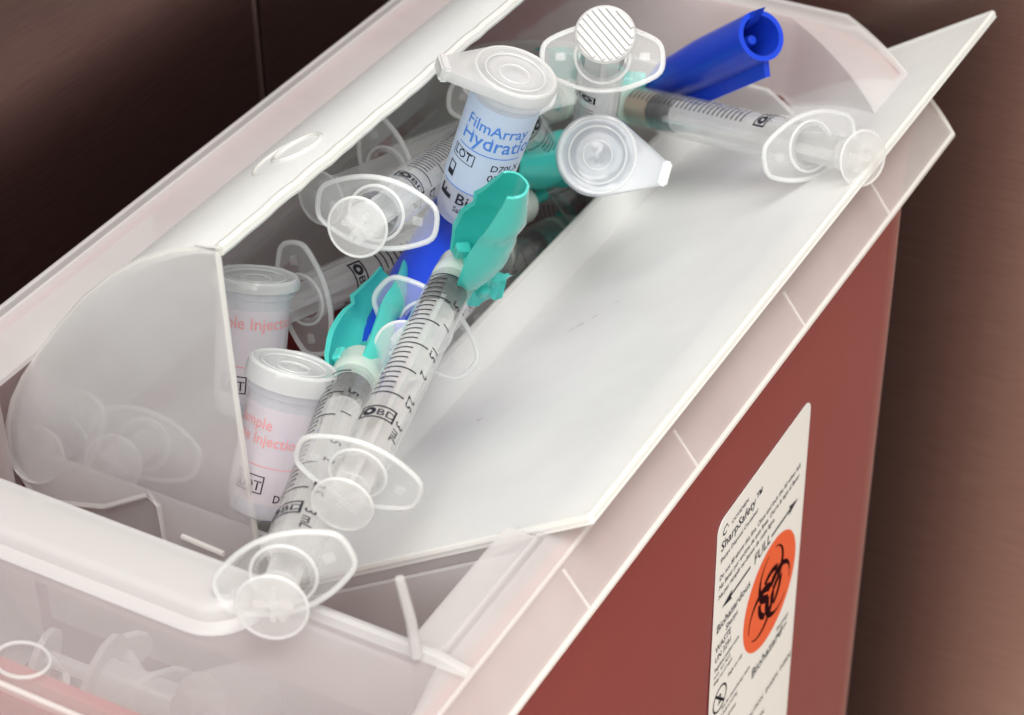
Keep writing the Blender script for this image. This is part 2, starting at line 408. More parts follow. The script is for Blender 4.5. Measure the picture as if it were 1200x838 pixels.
for (v, u, a, b) in ((-52.6, 96.5, 2.6, .5), (-49.3, 99.5, 1.4, .35), (-57.5, 58.0, .8, .5), (-46, 104, .8, .25)):     # dried smears on the tray
    bm = bmesh.new()
    k = [2*math.pi*i/14 for i in range(14)]
    w = [1 + .35*math.sin(3*t + v) + .2*math.sin(5*t) for t in k]
    bm.faces.new([bm.verts.new((v + a*.6*math.cos(t)*q + .3*b*math.sin(t), u + (a*.5*math.cos(t) + b*math.sin(t))*q, chute(v + a*.6*math.cos(t)*q + .3*b*math.sin(t)) + .05)) for t, q in zip(k, w)])
    cpart('smear', bm, M_SMEAR, tray, False)
bm = bmesh.new()      # round boss moulded under the tray
c = Vector((-38, 118, chute(-38))); tv = Vector((0.8365, 0, 0.5479)); 
lp = []
for rr, hh in ((0.01, 1.9), (10.0, 1.9), (10.6, 2.3), (10.6, 4.0), (9.6, 4.4), (0.01, 4.4)):
    lp.append([c + tv*rr*math.cos(a) + Vector((0, 1, 0))*rr*math.sin(a) + nrm*hh for a in [2*math.pi*k/36 for k in range(36)]])
loft(bm, lp)
cpart('moulded_boss', bm, M_LEDGE, tray)

ARC = [(-80.6, 34.6), (-86, 33.4), (-91.8, 30.9), (-99.5, 26.5), (-107.5, 20.4), (-116, 12.2), (-124, 2.6), (-131, -6.5), (-137.2, -15.4), (-141.6, -23), (-144.6, -31), (-145.8, -40)]
def plate_outline():
    o = [(v, ZT + z) for v, z in ARC]
    o += [(-140, ZT-51), (-120, ZT-45), (-107, ZT-36.5), (-104.6, ZT-38.5), (-104.2, ZT-49.6), (-86.6, ZT-48.6), (-79, ZT-38), (-80.2, ZT)]
    return o
for u, nm in ((-0.2, 'front'), (LEN-1.6, 'rear')):
    bm = bmesh.new()
    ol = plate_outline()
    plate(bm, ol, lambda v, z, h: (v, u + h, z), 1.6)
    tube(bm, [(v, u + 0.7, z) for v, z in ol], 0.65, closed=True, mi=1)
    e = cpart('end_plate', bm, [M_CHEEK, M_EDGE], tray)
    if nm == 'front':
        bm = bmesh.new(); tube(bm, [(-98.3, u-0.3, ZT-44.1), (-87.4, u-0.3, ZT-44.7)], 0.7)
        cpart('slot_bar', bm, M_EDGE, e)
bm = bmesh.new()
def hoodpt(i, u, off=0.0):
    v, z = ARC[i]; a = ARC[max(i-1, 0)]; b = ARC[min(i+1, len(ARC)-1)]
    t = Vector((b[0]-a[0], b[1]-a[1])).normalized(); n = Vector((t.y, -t.x))   # points inwards, under the hood
    if n.x*1 + n.y*-1 < 0: n = -n
    return (v + n.x*off, u, ZT + z + n.y*off)
us = [1.5 + (LEN-3)*k/20 for k in range(21)]
for k in range(20):
    for i in range(len(ARC)-1):
        for off in (0, 1.7):
            bm.faces.new([bm.verts.new(hoodpt(i, us[k], off)), bm.verts.new(hoodpt(i+1, us[k], off)), bm.verts.new(hoodpt(i+1, us[k+1], off)), bm.verts.new(hoodpt(i, us[k+1], off))])
bmesh.ops.remove_doubles(bm, verts=bm.verts, dist=0.002)
rr = random.Random(3)
lip = []
for k in range(60):
    u = 1.5 + (LEN-3)*k/59
    lip.append((-80.9 + rr.uniform(-.25, .25), u, ZT + 33.9))
tube(bm, lip, 1.35, mi=1)
hood = cpart('hood', bm, [M_TRAY, M_EDGE], tray)
def on_hood(v):
    for (a, za), (b, zb) in zip(ARC, ARC[1:]):
        if b <= v <= a: return ZT + za + (zb-za)*(a-v)/(a-b)
    return ZT
bm = bmesh.new()
cs = [2*math.pi*k/40 for k in range(40)]
tube(bm, [(-92 + 4.6*math.cos(a), 45 + 6.0*math.sin(a), on_hood(-92 + 4.6*math.cos(a)) + 0.1) for a in cs], 0.55, closed=True)
tube(bm, [(-92 + 7.4*math.cos(a), 43 + 10*math.sin(a), on_hood(-92 + 7.4*math.cos(a)) + 0.0) for a in cs[12:30]], [0.1 + 0.4*math.sin(math.pi*k/17) for k in range(18)])
cpart('gate_mark', bm, M_EDGE, hood)

# label on the right side of the body
LX = -3.75
def lab(u, z, h=0.0): return (LX + h, u, ZT + z)
bm = bmesh.new()
def rr2(x0, x1, y0, y1, r, n=5):
    return [(p[0], p[1]) for p in rrect(x0, x1, y0, y1, r, 0, n)]
plate(bm, rr2(71.5, 125.6, -200, -57.8, 3.5), lambda u, z, h: lab(u, z, -0.12 + h), 0.16)
label = cpart('label', bm, M_PAPER, None, False)
P0 = lambda u0, z0, h=0.10: (lambda x, y: lab(u0 + x, z0 + y, h))
bm = bmesh.new()
for s, size, u, z, w in (
    ('SharpSafety\u2122', 4.0, 73.6, -67.6, 1.05),
    ('Sharps Disposal Container', 1.9, 73.6, -71.0, 1.05),
    ('Do not fill above this line. Close and lock the lid when full.', 2.2, 73.6, -76.4, .92),
    ('No llenar por encima de esta linea. Cierre la tapa al llenar.', 2.2, 73.6, -79.4, .92),
    ('Ne pas remplir au-dessus de cette ligne.', 2.2, 73.6, -82.4, .92),
    ('Biohazardous', 3.6, 73.4, -93.0, 1.0), ('Sharps', 2.6, 79.0, -96.2, 1.0),
    ('UN3291', 3.2, 73.4, -97.2, .0001),
    ('WASTE', 3.0, 73.4, -99.4, .9), ('UN 3291', 2.8, 73.4, -102.6, .9),
    ('Regulated medical waste', 1.8, 73.4, -105.6, .8), ('n.o.s.  6.2  PG II', 1.8, 73.4, -107.8, .8), ('Keep out of reach', 1.8, 73.4, -110.0, .8),
    ('Single use only', 1.8, 82.0, -114.2, .8),
    ('Not for chemotherapy waste', 1.8, 79.0, -123.0, .8), ('Lock before moving', 1.8, 77.0, -125.4, .8),
    ('Keep upright at all times', 1.8, 74.0, -129.0, .8), ('Inspect daily', 1.8, 74.0, -131.4, .8), ('Do not force', 1.8, 74.0, -133.8, .8),
    ('Biohazard', 4.6, 97.6, -128.6, 1.05), ('Biorriesgo', 2.0, 113.2, -125.0, .9), ('Biorisque', 2.0, 113.2, -127.6, .9),
    ('CAUTION  SHARPS  INSIDE', 2.4, 96.0, -143.0, 1.0), ('ATENCION', 2.4, 96.0, -149.5, 1.0)):
    if w < .01: continue
    put_text(bm, s, size, P0(u, z), wide=w)
cpart('lettering', bm, M_INK, label, False)
bm = bmesh.new(); put_text(bm, 'FULL', 4.6, P0(94.6, -87.8), wide=1.0)
cpart('fill_line_word', bm, M_INK, label, False)
bm = bmesh.new(); put_text(bm, 'C\u00b7', 3.8, P0(73.8, -63.4), shear=.2); put_text(bm, 'COVIDIEN', 1.7, P0(79.2, -63.2), wide=1.2)
cpart('maker_mark', bm, M_INK, label, False)
for a, b in ((92.4, 75.8), (105.0, 121.6)):
    bm = bmesh.new(); d = 1 if b > a else -1
    put_quad(bm, min(a, b-5*d), max(a, b-5*d), -86.9, -86.1, P0(0, 0))
    bm.faces.new([bm.verts.new(lab(b, -86.5, .1)), bm.verts.new(lab(b-6*d, -85.0, .1)), bm.verts.new(lab(b-5*d, -86.5, .1)), bm.verts.new(lab(b-6*d, -88.0, .1))])
    cpart('arrow', bm, M_INK, label, False)
bm = bmesh.new()     # ring with a bar: single-use sign
def ring(bm, cu, cz, r0, r1, a0=0, a1=360, n=48, h=0.1, frame=lab):
    for k in range(n):
        t0 = math.radians(a0 + (a1-a0)*k/n); t1 = math.radians(a0 + (a1-a0)*(k+1)/n)
        bm.faces.new([bm.verts.new(frame(cu + r*math.cos(t), cz + r*math.sin(t), h)) for r, t in ((r0, t0), (r1, t0), (r1, t1), (r0, t1))])
ring(bm, 77.6, -117.5, 3.5, 4.1); put_text(bm, '2', 4.6, P0(76.4, -119.1))
bm.faces.new([bm.verts.new(lab(u, z, .11)) for u, z in ((74.4, -114.8), (75.0, -114.3), (80.8, -120.2), (80.2, -120.7))])
cpart('single_use_sign', bm, M_INK, label, False)
DU, DZ, DR = 106.4, -105.6, 16.2
bm = bmesh.new()
bm.faces.new([bm.verts.new(lab(DU + DR*math.cos(2*math.pi*k/64), DZ + DR*math.sin(2*math.pi*k/64), .10)) for k in range(64)])
cpart('orange_disc', bm, M_ORANGE, label, False)
bm = bmesh.new()     # biohazard trefoil: three crescents and a broken ring
K = DR/31.0
for j in range(3):
    A = math.radians(90 + 120*j); ca, sa = math.cos(A), math.sin(A)
    fr = lambda a, b, h: lab(DU + K*(a*ca - b*sa), DZ + K*(a*sa + b*ca), h)     # a along the arm, b across
    n = 60
    for k in range(n):
        q = []
        for kk in (k, k+1):
            t = math.radians(16 + (360-32)*kk/n)
            q.append(((11 + 15*math.cos(t), 15*math.sin(t)), (13.4 + 12.2*math.cos(t), 12.2*math.sin(t))))
        bm.faces.new([bm.verts.new(fr(p[0], p[1], .16 + .01*j)) for p in (q[0][0], q[0][1], q[1][1], q[1][0])])
    for k in range(14):
        t0 = math.radians(-36 + 72*k/14); t1 = math.radians(-36 + 72*(k+1)/14)
        bm.faces.new([bm.verts.new(fr(r*math.cos(t), r*math.sin(t), .20)) for r, t in ((10.8, t0), (14.2, t0), (14.2, t1), (10.8, t1))])
cpart('biohazard_symbol', bm, M_BIO, label, False)
bm = bmesh.new()     # open centre and the three slits
bm.faces.new([bm.verts.new(lab(DU + K*2.6*math.cos(2*math.pi*k/24), DZ + K*2.6*math.sin(2*math.pi*k/24), .24)) for k in range(24)])
for j in range(3):
    A = math.radians(30 + 120*j); ca, sa = math.cos(A), math.sin(A)
    bm.faces.new([bm.verts.new(lab(DU + K*(a*ca - b*sa), DZ + K*(a*sa + b*ca), .22)) for a, b in ((1, -.6), (9, -.6), (9, .6), (1, .6))])
cpart('symbol_centre', bm, M_ORANGE, label, False)

# ------------------------------------------------------------------ syringes
CACHE = {}
def cached(key, fn):
    if key not in CACHE: CACHE[key] = fn()
    return CACHE[key]
def fl_outline():
    pts = []
    def q(x, y): pts.append((x, y))
    # right end, top bulge, left end, lower bulge: rounded lozenge
    ctrl = [(13.4, -2.6), (13.7, 0), (13.4, 2.6), (12.0, 4.4), (8.0, 6.4), (4.0, 7.6), (0, 8.0), (-4.0, 7.6), (-8.0, 6.4), (-12.0, 4.4), (-13.4, 2.6), (-13.7, 0), (-13.4, -2.6), (-12.0, -4.4), (-8.0, -6.4), (-4.0, -7.6), (0, -8.0), (4.0, -7.6), (8.0, -6.4), (12.0, -4.4)]
    n = len(ctrl)
    for i in range(n):
        p0, p1, p2, p3 = (Vector(ctrl[(i+k-1) % n]) for k in range(4))
        for t in (0, .5):
            c = .5*((2*p1) + (-p0+p2)*t + (2*p0-5*p1+4*p2-p3)*t*t + (-p0+3*p1-3*p2+p3)*t**3)
            pts.append((c.x, c.y))
    return pts
FO = fl_outline()
def m_flange():
    bm = bmesh.new()
    inner = []
    for x, y in FO:
        a = math.atan2(y, x); inner.append((5.0*math.cos(a), 5.0*math.sin(a)))
    loft(bm, [[(x, y, -0.7) for x, y in FO], [(x, y, 0.7) for x, y in FO], [(x, y, 0.7) for x, y in inner], [(x, y, -0.7) for x, y in inner]], closed=True)
    for sx in (-1, 1):
        box(bm, sx*9.4-1.1, sx*9.4+1.1, -0.9, 0.9, -1.0, -0.6)
    return finish(bm, 'flange', M_FLANGE)
def m_flange_rim():
    bm = bmesh.new()
    tube(bm, [(x*.985, y*.97, -0.2) for x, y in FO], 0.6, closed=True)
    tube(bm, [(6.1*math.cos(2*math.pi*k/32), 6.1*math.sin(2*math.pi*k/32), -0.6) for k in range(32)], 0.38, closed=True)
    return finish(bm, 'flange_rim', M_BEAD)
def m_barrel():
    bm = bmesh.new()
    lathe(bm, [(4.8, -0.8), (5.4, -0.8), (5.4, 73.0), (4.9, 74.2), (2.6, 74.8), (2.6, 76.5), (1.2, 76.5), (1.2, 73.6), (4.8, 73.0)], 40)
    return finish(bm, 'barrel', M_CLEAR)
def m_collar():
    bm = bmesh.new(); n = 40
    prof = [(2.7, 74.9), (5.0, 74.6), (5.3, 75.4), (5.3, 78.5), (5.15, 79), (5.15, 82.5), (4.6, 84.2), (3.2, 84.6), (2.7, 84.2)]
    lathe(bm, prof, n)
    return finish(bm, 'luer_collar', M_COLLAR)
def m_hub():
    bm = bmesh.new(); lathe(bm, [(0, 76.6), (2.5, 76.6), (2.5, 86.5), (1.7, 87.5), (1.7, 92), (0.9, 93.5), (0, 93.5)], 20, closed=False)
    return finish(bm, 'needle_hub', M_TEAL)
def m_needle():
    bm = bmesh.new(); tube(bm, [(0, 0, 93), (0, 0, 112), (0, .2, 114)], [.42, .42, .05])
    return finish(bm, 'needle', M_STEEL)
def m_stopper():
    bm = bmesh.new(); lathe(bm, [(0, -7.2), (3.2, -7.2), (4.75, -6.8), (4.75, -5.0), (4.2, -4.7), (4.2, -2.6), (4.75, -2.3), (4.75, -0.4), (4.3, 0), (0, 0.9)], 32, closed=False)
    return finish(bm, 'stopper', M_RUBBER)
def m_rod(ext):
    bm = bmesh.new()
    top = 72 - (ext - 10) - 7
    box(bm, -3.9, 3.9, -0.55, 0.55, -ext + 0.2, top)
    box(bm, -0.55, 0.55, -3.9, 3.9, -ext + 0.2, top)
    lathe(bm, [(0, top-4), (4.2, top-4), (4.2, top-3), (0, top-3)], 24, closed=False)
    lathe(bm, [(0, -ext+4.2), (4.1, -ext+4.2), (4.1, -ext+5), (0, -ext+5)], 24, closed=False)
    return finish(bm, 'plunger_rod', M_ROD)
def m_thumb(white):
    bm = bmesh.new()
    lathe(bm, [(0, 0), (5.9, 0), (6.55, -0.35), (6.65, -0.8), (6.4, -1.35), (5.9, -1.5), (0, -1.5)], 40, closed=False)
    if white:
        for k in range(-4, 5):
            y = k*1.35; h = math.sqrt(max(0, 6.0**2 - y*y))
            if h > .8: box(bm, -h, h, y-.38, y+.38, -1.95, -1.45)
    else:
        box(bm, -3.6, 3.6, -0.5, 0.5, -0.1, 0.9); box(bm, -0.5, 0.5, -3.6, 3.6, -0.1, 0.9)
    return finish(bm, 'thumb_rest', M_WHITE if white else M_THUMB)
def m_thumb_rim(white):
    bm = bmesh.new()
    tube(bm, [(6.45*math.cos(2*math.pi*k/40), 6.45*math.sin(2*math.pi*k/40), -0.8) for k in range(40)], 0.32, closed=True)
    return finish(bm, 'thumb_rim', M_WHITE if white else M_BEAD)
def cyl(r, th0, sgn=1, z0=0.0, up=1):
    return lambda x, y: (r*math.cos(th0 + sgn*x/r), r*math.sin(th0 + sgn*x/r), z0 + up*y)
def m_marks(th):
    bm = bmesh.new(); r = 5.5
    fr = cyl(r, th)
    for i in range(26):
        z = 70.5 - i*1.95
        major = i % 5 == 0
        put_quad(bm, -5.2, 2.6 if major else -0.6, z-.25, z+.25, fr, 8)
    return finish(bm, 'graduation_marks', M_INK, False)
def m_figures(th):
    bm = bmesh.new(); r = 5.5
    for i, s in enumerate(('.5', '1', '1.5', '2', '2.5', '3 mL')):
        z = 70.5 - 1.95*5*(i+1)*26/30*1.15
        put_text(bm, s, 3.4, cyl(r, th, 1, z - 1.2), wide=1.0) if False else put_text(bm, s, 3.4, (lambda zz: (lambda x, y: (r*math.cos(th + (3.4 + y)/r), r*math.sin(th + (3.4 + y)/r), zz - x)))(z + 2.5))
    return finish(bm, 'graduation_figures', M_INK, False)
def m_logo(th):
    bm = bmesh.new(); r = 5.5
    fr = cyl(r, th)
    x0, x1, y0, y1 = -5.4, 2.8, 12.2, 16.6
    put_quad(bm, x0, x1, y0, y0+.5, fr, 8); put_quad(bm, x0, x1, y1-.5, y1, fr, 8)
    put_quad(bm, x0, x0+.5, y0, y1, fr, 1); put_quad(bm, x1-.5, x1, y0, y1, fr, 1)
    def fd(x, y, h=0): return fr(x, y)
    ring(bm, -3.2, 14.4, 0.55, 1.5, frame=fd, n=20)
    put_text(bm, 'BD', 3.0, cyl(r, th - 1.6/r, 1, 13.3), wide=1.15)
    return finish(bm, 'maker_mark', M_INK, False)
def m_residue(a, b):
    bm = bmesh.new(); lathe(bm, [(0, a), (4.7, a), (4.7, b), (0, b)], 28, closed=False)
    return finish(bm, 'residue', M_RESIDUE)

GRP = 'used syringes piled in the sharps container'
CAMP = Vector((143.014, -279.507, 685.713))
def make_syringe(d, label):
    M = axes(d['p'], d['ax'], d['x']) @ Matrix.Scale(d.get('s', 1.0), 4)
    t = empty('syringe', M, label, 'syringe', GRP)
    ext = d['ext']; white = d.get('white', False)
    th = d['turn']
    link('barrel', cached('barrel', m_barrel), t)
    f = link('flange', cached('flange', m_flange), t); link('flange_rim', cached('flange_rim', m_flange_rim), f)
    link('luer_collar', cached('collar', m_collar), t)
    h = link('needle_hub', cached('hub', m_hub), t)
    if d.get('needle', True): link('needle', cached('needle', m_needle), h)
    link('plunger_rod', cached(('rod', ext), lambda: m_rod(ext)), t)
    tr = link('thumb_rest', cached(('thumb', white), lambda: m_thumb(white)), t, Matrix.Translation((0, 0, -ext*MM)) @ Matrix.Rotation(d.get('spin', 0.5), 4, 'Z'))
    link('thumb_rim', cached(('thumbrim', white), lambda: m_thumb_rim(white)), tr)
    zs = 72 - (ext - 10)
    link('stopper', cached('stopper', m_stopper), t, Matrix.Translation((0, 0, zs*MM)))
    if d.get('residue'): link('residue', m_residue(zs + 0.4, 72.6), t)
    link('graduation_marks', cached(('marks', th), lambda: m_marks(th)), t)
    link('graduation_figures', cached(('figs', th), lambda: m_figures(th)), t)
    link('maker_mark', cached(('logo', th), lambda: m_logo(th)), t)
    return t
#@SYR
SYR = {
 'a': dict(p=(-41.6,-13.9,424.9), ax=(-0.265,0.964,-0.037), x=(0.926,0.243,-0.289), ext=10.4, s=0.91, turn=-1.60),
 'b': dict(p=(-40.3,-41.4,421.7), ax=(-0.388,0.906,-0.167), x=(0.797,0.421,0.432), ext=10.5, turn=-1.48),
 'c': dict(p=(-79.2,54.4,433.2), ax=(-0.214,0.929,-0.303), x=(0.977,0.211,-0.043), ext=12.0, turn=-0.78),
 'd': dict(p=(-104.4,60.0,399.3), ax=(0.152,0.970,-0.189), x=(0.324,-0.230,-0.918), ext=18.0, turn=-1.51),
 'e': dict(p=(-53.1,109.3,450.6), ax=(-0.335,0.576,-0.745), x=(0.874,0.485,-0.018), ext=14.0, turn=2.75, white=True, spin=0.9),
 'f': dict(p=(-17.3,147.5,417.6), ax=(-0.839,0.453,-0.301), x=(0.478,0.878,-0.008), ext=19.0, turn=-1.37, residue=True),
 'k': dict(p=(-78.4,190.7,357.7), ax=(-0.918,0.216,-0.333), x=(0.267,-0.282,-0.921), ext=19.5, turn=1.82),
 'l': dict(p=(-87.1,104.3,382.8), ax=(-0.177,0.899,-0.400), x=(0.465,-0.282,-0.839), ext=25.0, turn=-1.78),
 'm': dict(p=(-69.4,56.2,405.0), ax=(-0.281,0.889,-0.362), x=(0.808,0.015,-0.590), ext=20.0, turn=-1.57),
 'n': dict(p=(-90.1,128.4,422.0), ax=(-0.034,0.622,-0.782), x=(0.945,0.275,0.178), ext=12.0, turn=0.95),
 'q': dict(p=(-109.3,105.6,407.7), ax=(0.091,0.973,-0.214), x=(0.457,-0.231,-0.859), ext=25.5, turn=0.42),
 'o': dict(p=(-128.5,26.0,371.7), ax=(-0.285,0.851,-0.440), x=(0.950,0.190,-0.248), ext=20.5, turn=1.19),
 'r': dict(p=(-143.2,15.2,373.9), ax=(-0.223,0.858,-0.463), x=(0.345,0.514,0.785), ext=13.5, turn=2.68),
}
#@END

def make_shield(t, d, L=40.0, seed=0, open_rot=0.0, w=6.2, flap=None):
    """folded teal safety guard: an open channel with a hinge collar and torn lugs at its foot"""
    rnd = random.Random(seed)
    bm = bmesh.new()
    n = 13; loops = []; st = 14
    for i in range(st+1):
        q = i/st
        wid = w*(0.62 + 0.55*math.sin(math.pi*min(1, q*1.25 + .15)) ** .8) if q < .6 else w*(1.12 - 0.55*(q-.6)/.4)
        half = math.radians(118 - 22*abs(q-.45))
        row = []
        for k in range(n):
            a = -half + 2*half*k/(n-1)
            rr_ = wid*(1 + .03*rnd.uniform(-1, 1))
            row.append((rr_*math.cos(a)*1.0 - 1.2, rr_*.80*math.sin(a) + .5*math.sin(q*5), L*q + 0.25*rnd.uniform(-1, 1)))
        loops.append(row)
    outer = loops
    inner = [[(x*.86 - .1, y*.84, z) for x, y, z in row] for row in loops]
    Ra = [[bm.verts.new(p) for p in r] for r in outer]; Rb = [[bm.verts.new(p) for p in r] for r in inner]
    for i in range(st):
        for k in range(n-1):
            bm.faces.new((Ra[i][k], Ra[i][k+1], Ra[i+1][k+1], Ra[i+1][k])); bm.faces.new((Rb[i][k], Rb[i+1][k], Rb[i+1][k+1], Rb[i][k+1]))
        for k in (0, n-1):
            bm.faces.new((Ra[i][k], Ra[i+1][k], Rb[i+1][k], Rb[i][k]))
    for i in (0, st):
        for k in range(n-1):
            bm.faces.new((Ra[i][k], Rb[i][k], Rb[i][k+1], Ra[i][k+1]))
    # end wall at the tip, cross web, lugs
    me = finish(bm, 'safety_shield', M_TEAL, True, 50)
    o = link('safety_shield', me)
    W_ = axes(d['p'], d['ax'], d['x']) @ Matrix.Rotation(open_rot, 4, 'Z')
    o.parent = t; o.matrix_local = t.matrix_world.inverted() @ W_
    bm = bmesh.new()
    for (x, y, z, sx, sy, sz) in ((2.5, 0, -1, 3.4, 3.6, 3.2), (4.8, 1.8, -3.6, 1.6, 2.6, 2.6), (4.2, -2.4, -4.6, 1.3, 2.0, 2.4), (-1.5, 2.8, 3.5, 1.8, 1.3, 2.4), (1.2, -3.0, 6.5, 1.0, 1.0, 3.2)):
        vs = []
        for cx, cy, cz in ((-1, -1, -1), (1, -1, -1), (1, 1, -1), (-1, 1, -1), (-1, -1, 1), (1, -1, 1), (1, 1, 1), (-1, 1, 1)):
            vs.append(bm.verts.new((x + cx*sx*rnd.uniform(.6, 1.1), y + cy*sy*rnd.uniform(.6, 1.1), z + cz*sz*rnd.uniform(.6, 1.1))))
        for f in ((0, 3, 2, 1), (4, 5, 6, 7), (0, 1, 5, 4), (1, 2, 6, 5), (2, 3, 7, 6), (3, 0, 4, 7)):
            bm.faces.new([vs[i] for i in f])
    bmesh.ops.bevel(bm, geom=bm.edges[:], offset=.45, segments=1, affect='EDGES')
    link('hinge_lug', finish(bm, 'hinge_lug', M_TEAL, True, 30), o)
    if flap:      # crumpled, torn-off hinge strip hanging at the foot
        bm = bmesh.new(); G = []
        for i in range(8):
            G.append([bm.verts.new((flap[0] + 1.5*j + rnd.uniform(-.5, .5), flap[1] + 1.3*math.sin(i*1.3 + j*.9) + rnd.uniform(-.7, .7), flap[2] - 2.1*i + rnd.uniform(-.6, .6) - .25*j)) for j in range(7 - (i > 5) - (i > 6))])
        for r0, r1 in zip(G, G[1:]):
            for j in range(min(len(r0), len(r1))-1): bm.faces.new((r0[j], r0[j+1], r1[j+1], r1[j]))
        bmesh.ops.solidify(bm, geom=bm.faces[:], thickness=.7)
        link('torn_flap', finish(bm, 'torn_flap', M_TEAL, True, 25), o)
    return o

# the deep filling of the box: hundreds of discarded barrels one cannot tell apart
def filling():
    rnd = random.Random(21); bm = bmesh.new()
    for i in range(150):
        L = rnd.uniform(55, 80); r = rnd.choice((4.6, 5.2, 5.4, 7.0))
        az = rnd.uniform(0, 2*math.pi); el = rnd.gauss(0, .28)
        d = Vector((math.cos(az)*math.cos(el), math.sin(az)*math.cos(el), math.sin(el)))
        mx, my = abs(d.x)*(L/2 + 16) + 15, abs(d.y)*(L/2 + 16) + 15
        x = rnd.uniform(-142 + mx, -10 - mx) if 2*mx < 130 else -76; y = rnd.uniform(-66 + my, 196 - my)
        if 2*mx >= 130: continue
        z = rnd.uniform(286, 344) - abs(d.z)*L/2*.4
        if x > -60: z -= 14
        p0 = Vector((x, y, z)) - d*L/2; p1 = p0 + d*L
        up = Vector((0, 0, 1)); a = d.cross(up).normalized(); b = a.cross(d)
        circ = lambda p, q: [p + a*q*math.cos(2*math.pi*k/12) + b*q*math.sin(2*math.pi*k/12) for k in range(12)]
        loft(bm, [circ(p0, r), circ(p1, r*.97), circ(p1 + d*2, r*.5), circ(p1 + d*7, r*.45)], cap=True, mi=0 if rnd.random() < .86 else rnd.choice((1, 2)))
        loft(bm, [circ(p0 - d*1.4, r*2.0), circ(p0, r*2.0)], cap=True)
        loft(bm, [circ(p0 - d*14, r*.35), circ(p0, r*.35)], cap=True)
        loft(bm, [circ(p0 - d*15.5, r*1.25), circ(p0 - d*14, r*1.25)], cap=True)
    return finish(bm, 'syringe_filling', [M_FILL, M_TEAL, M_BLUE])
M_FILL = plastic('clouded_syringe_plastic', (0.93, 0.93, 0.92), 0.45, trans=0.5, rough=0.15, gloss=0.9, edge=0.2)
tag(link('syringe_filling', filling()), 'jumble of discarded syringes filling the lower part of the red box', None, None, 'stuff')

LABELS = {
 'a': 'foremost clear syringe across the opening, teal guard standing up at its tip',
 'b': 'clear syringe resting on the front rim, its thumb disc hanging lowest of all',
 'c': 'clear syringe under the hood lip, its thumb disc facing out beside the blue lettered vial',
 'd': 'clear syringe lying sideways with upright flange beside the red text vial by the end plate',
 'e': 'syringe standing on end with an opaque white ribbed thumb disc',
 'f': 'syringe lying out on the right of the tray with tan residue at its stopper',
 'k': 'clear ribbed syringe barrel lying level deep in the opening under the round vial cap',
 'l': 'syringe deep under the teal guard showing only its round stopper end',
 'm': 'syringe hidden under the foremost one, only a flange corner and bluish disc showing',
 'n': 'syringe stuck steeply behind the blue lettered vial, tick marks showing right of it',
 'q': 'syringe lying along the left inside wall with its ribbed disc turned edge on',
 'o': 'syringe seen dimly through the front end plate, round thumb disc low in the middle',
 'r': 'syringe seen dimly through the far left of the front end plate, flange turned upright',
}
ROOTS = {}
for k, d in SYR.items():
    ROOTS[k] = make_syringe(d, LABELS[k])
#@SHIELD
SHIELD = {
 'a': dict(p=(-57.3,54.4,425.2), ax=(0.470,-0.291,0.833), x=(0.722,0.669,-0.174), turn=-2.14),
 'b': dict(p=(-72.1,29.9,409.5), ax=(-0.311,0.950,-0.031), x=(0.942,0.313,0.118), turn=-1.06),
 'f': dict(p=(-86.4,183.5,398.6), ax=(-0.833,0.487,-0.262), x=(0.547,0.797,-0.255), turn=-2.88),
 'l': dict(p=(-100.8,161.1,347.8), ax=(0.042,0.992,-0.117), x=(0.954,-0.005,0.299), turn=-0.52),
 'n': dict(p=(-91.4,182.7,370.5), ax=(-0.848,0.388,-0.360), x=(0.499,0.813,-0.300), turn=-3.04),
}
#@END
for i, (k, d) in enumerate(SHIELD.items()):
    make_shield(ROOTS[k], d, d.get('L', 40.0), 11 + i, {'b': 1.3}.get(k, 0.0), {'n': 9.5, 'l': 9.5, 'f': 7.5, 'a': 7.0, 'b': 7.0}.get(k, 6.2), {'a': (0.5, -2, 4), 'n': (-3, 3, 6)}.get(k))

# loose guards deep in the opening
#@GUARD
GUARD = {
 'one': dict(p=(-86.6,174.1,380.8), ax=(-0.111,-0.902,0.416), x=(0.951,0.024,0.307), w=8.5),
 'two': dict(p=(-104.5,159.1,347.8), ax=(0.026,0.953,-0.300), x=(0.808,0.157,0.569), w=8.5),
}
#@END
GL = {'one': 'broad dark teal guard lying deep behind the round ringed vial cap', 'two': 'dark teal guard deep in the opening beside the tray lip, under the ribbed barrel'}
for i, (k, d) in enumerate(GUARD.items()):
    t = empty('needle_guard', axes(d['p'], d['ax'], d['x']), GL[k], 'needle guard', 'loose teal guards')
    make_shield(t, d, 44.0, 31 + i, 0.0, d['w'])

# ------------------------------------------------------------------ vials with flip caps
def teardrop(r, tail, hw, n=40):
    hw = min(hw, r*.93)
    a0 = math.acos(max(-1, min(1, (r-hw)/tail)))
    pts = [(r*math.cos(a), r*math.sin(a)) for a in [a0 + (2*math.pi-2*a0)*k/n for k in range(n+1)]]
    x0, y0 = pts[-1]; x1, y1 = pts[0]; e = [(tail, -hw), (tail+.6, -hw*.6), (tail+.6, 0), (tail+.6, hw*.6), (tail, hw)]
    pts += [(x0 + (tail-x0)*t, y0 + (-hw-y0)*t) for t in (.2, .4, .6, .8)] + e + [(tail + (x1-tail)*t, hw + (y1-hw)*t) for t in (.2, .4, .6, .8)]
    return pts
ZF = [1.0]
def m_tube():
    bm = bmesh.new()
    q = ZF[0]*51
    lathe(bm, [(7.9, 0), (8.7, 0), (8.7, 1.6), (8.0, 1.9), (7.6, q*.6), (7.3, q-4), (6.6, q-1.2), (5.0, q-.1), (0, q+.2), (0, q-1.0), (4.6, q-1.3), (6.3, q-4.2), (6.8, q*.6), (7.2, 1.9)], 40, closed=True)
    return finish(bm, 'tube', M_VIAL)
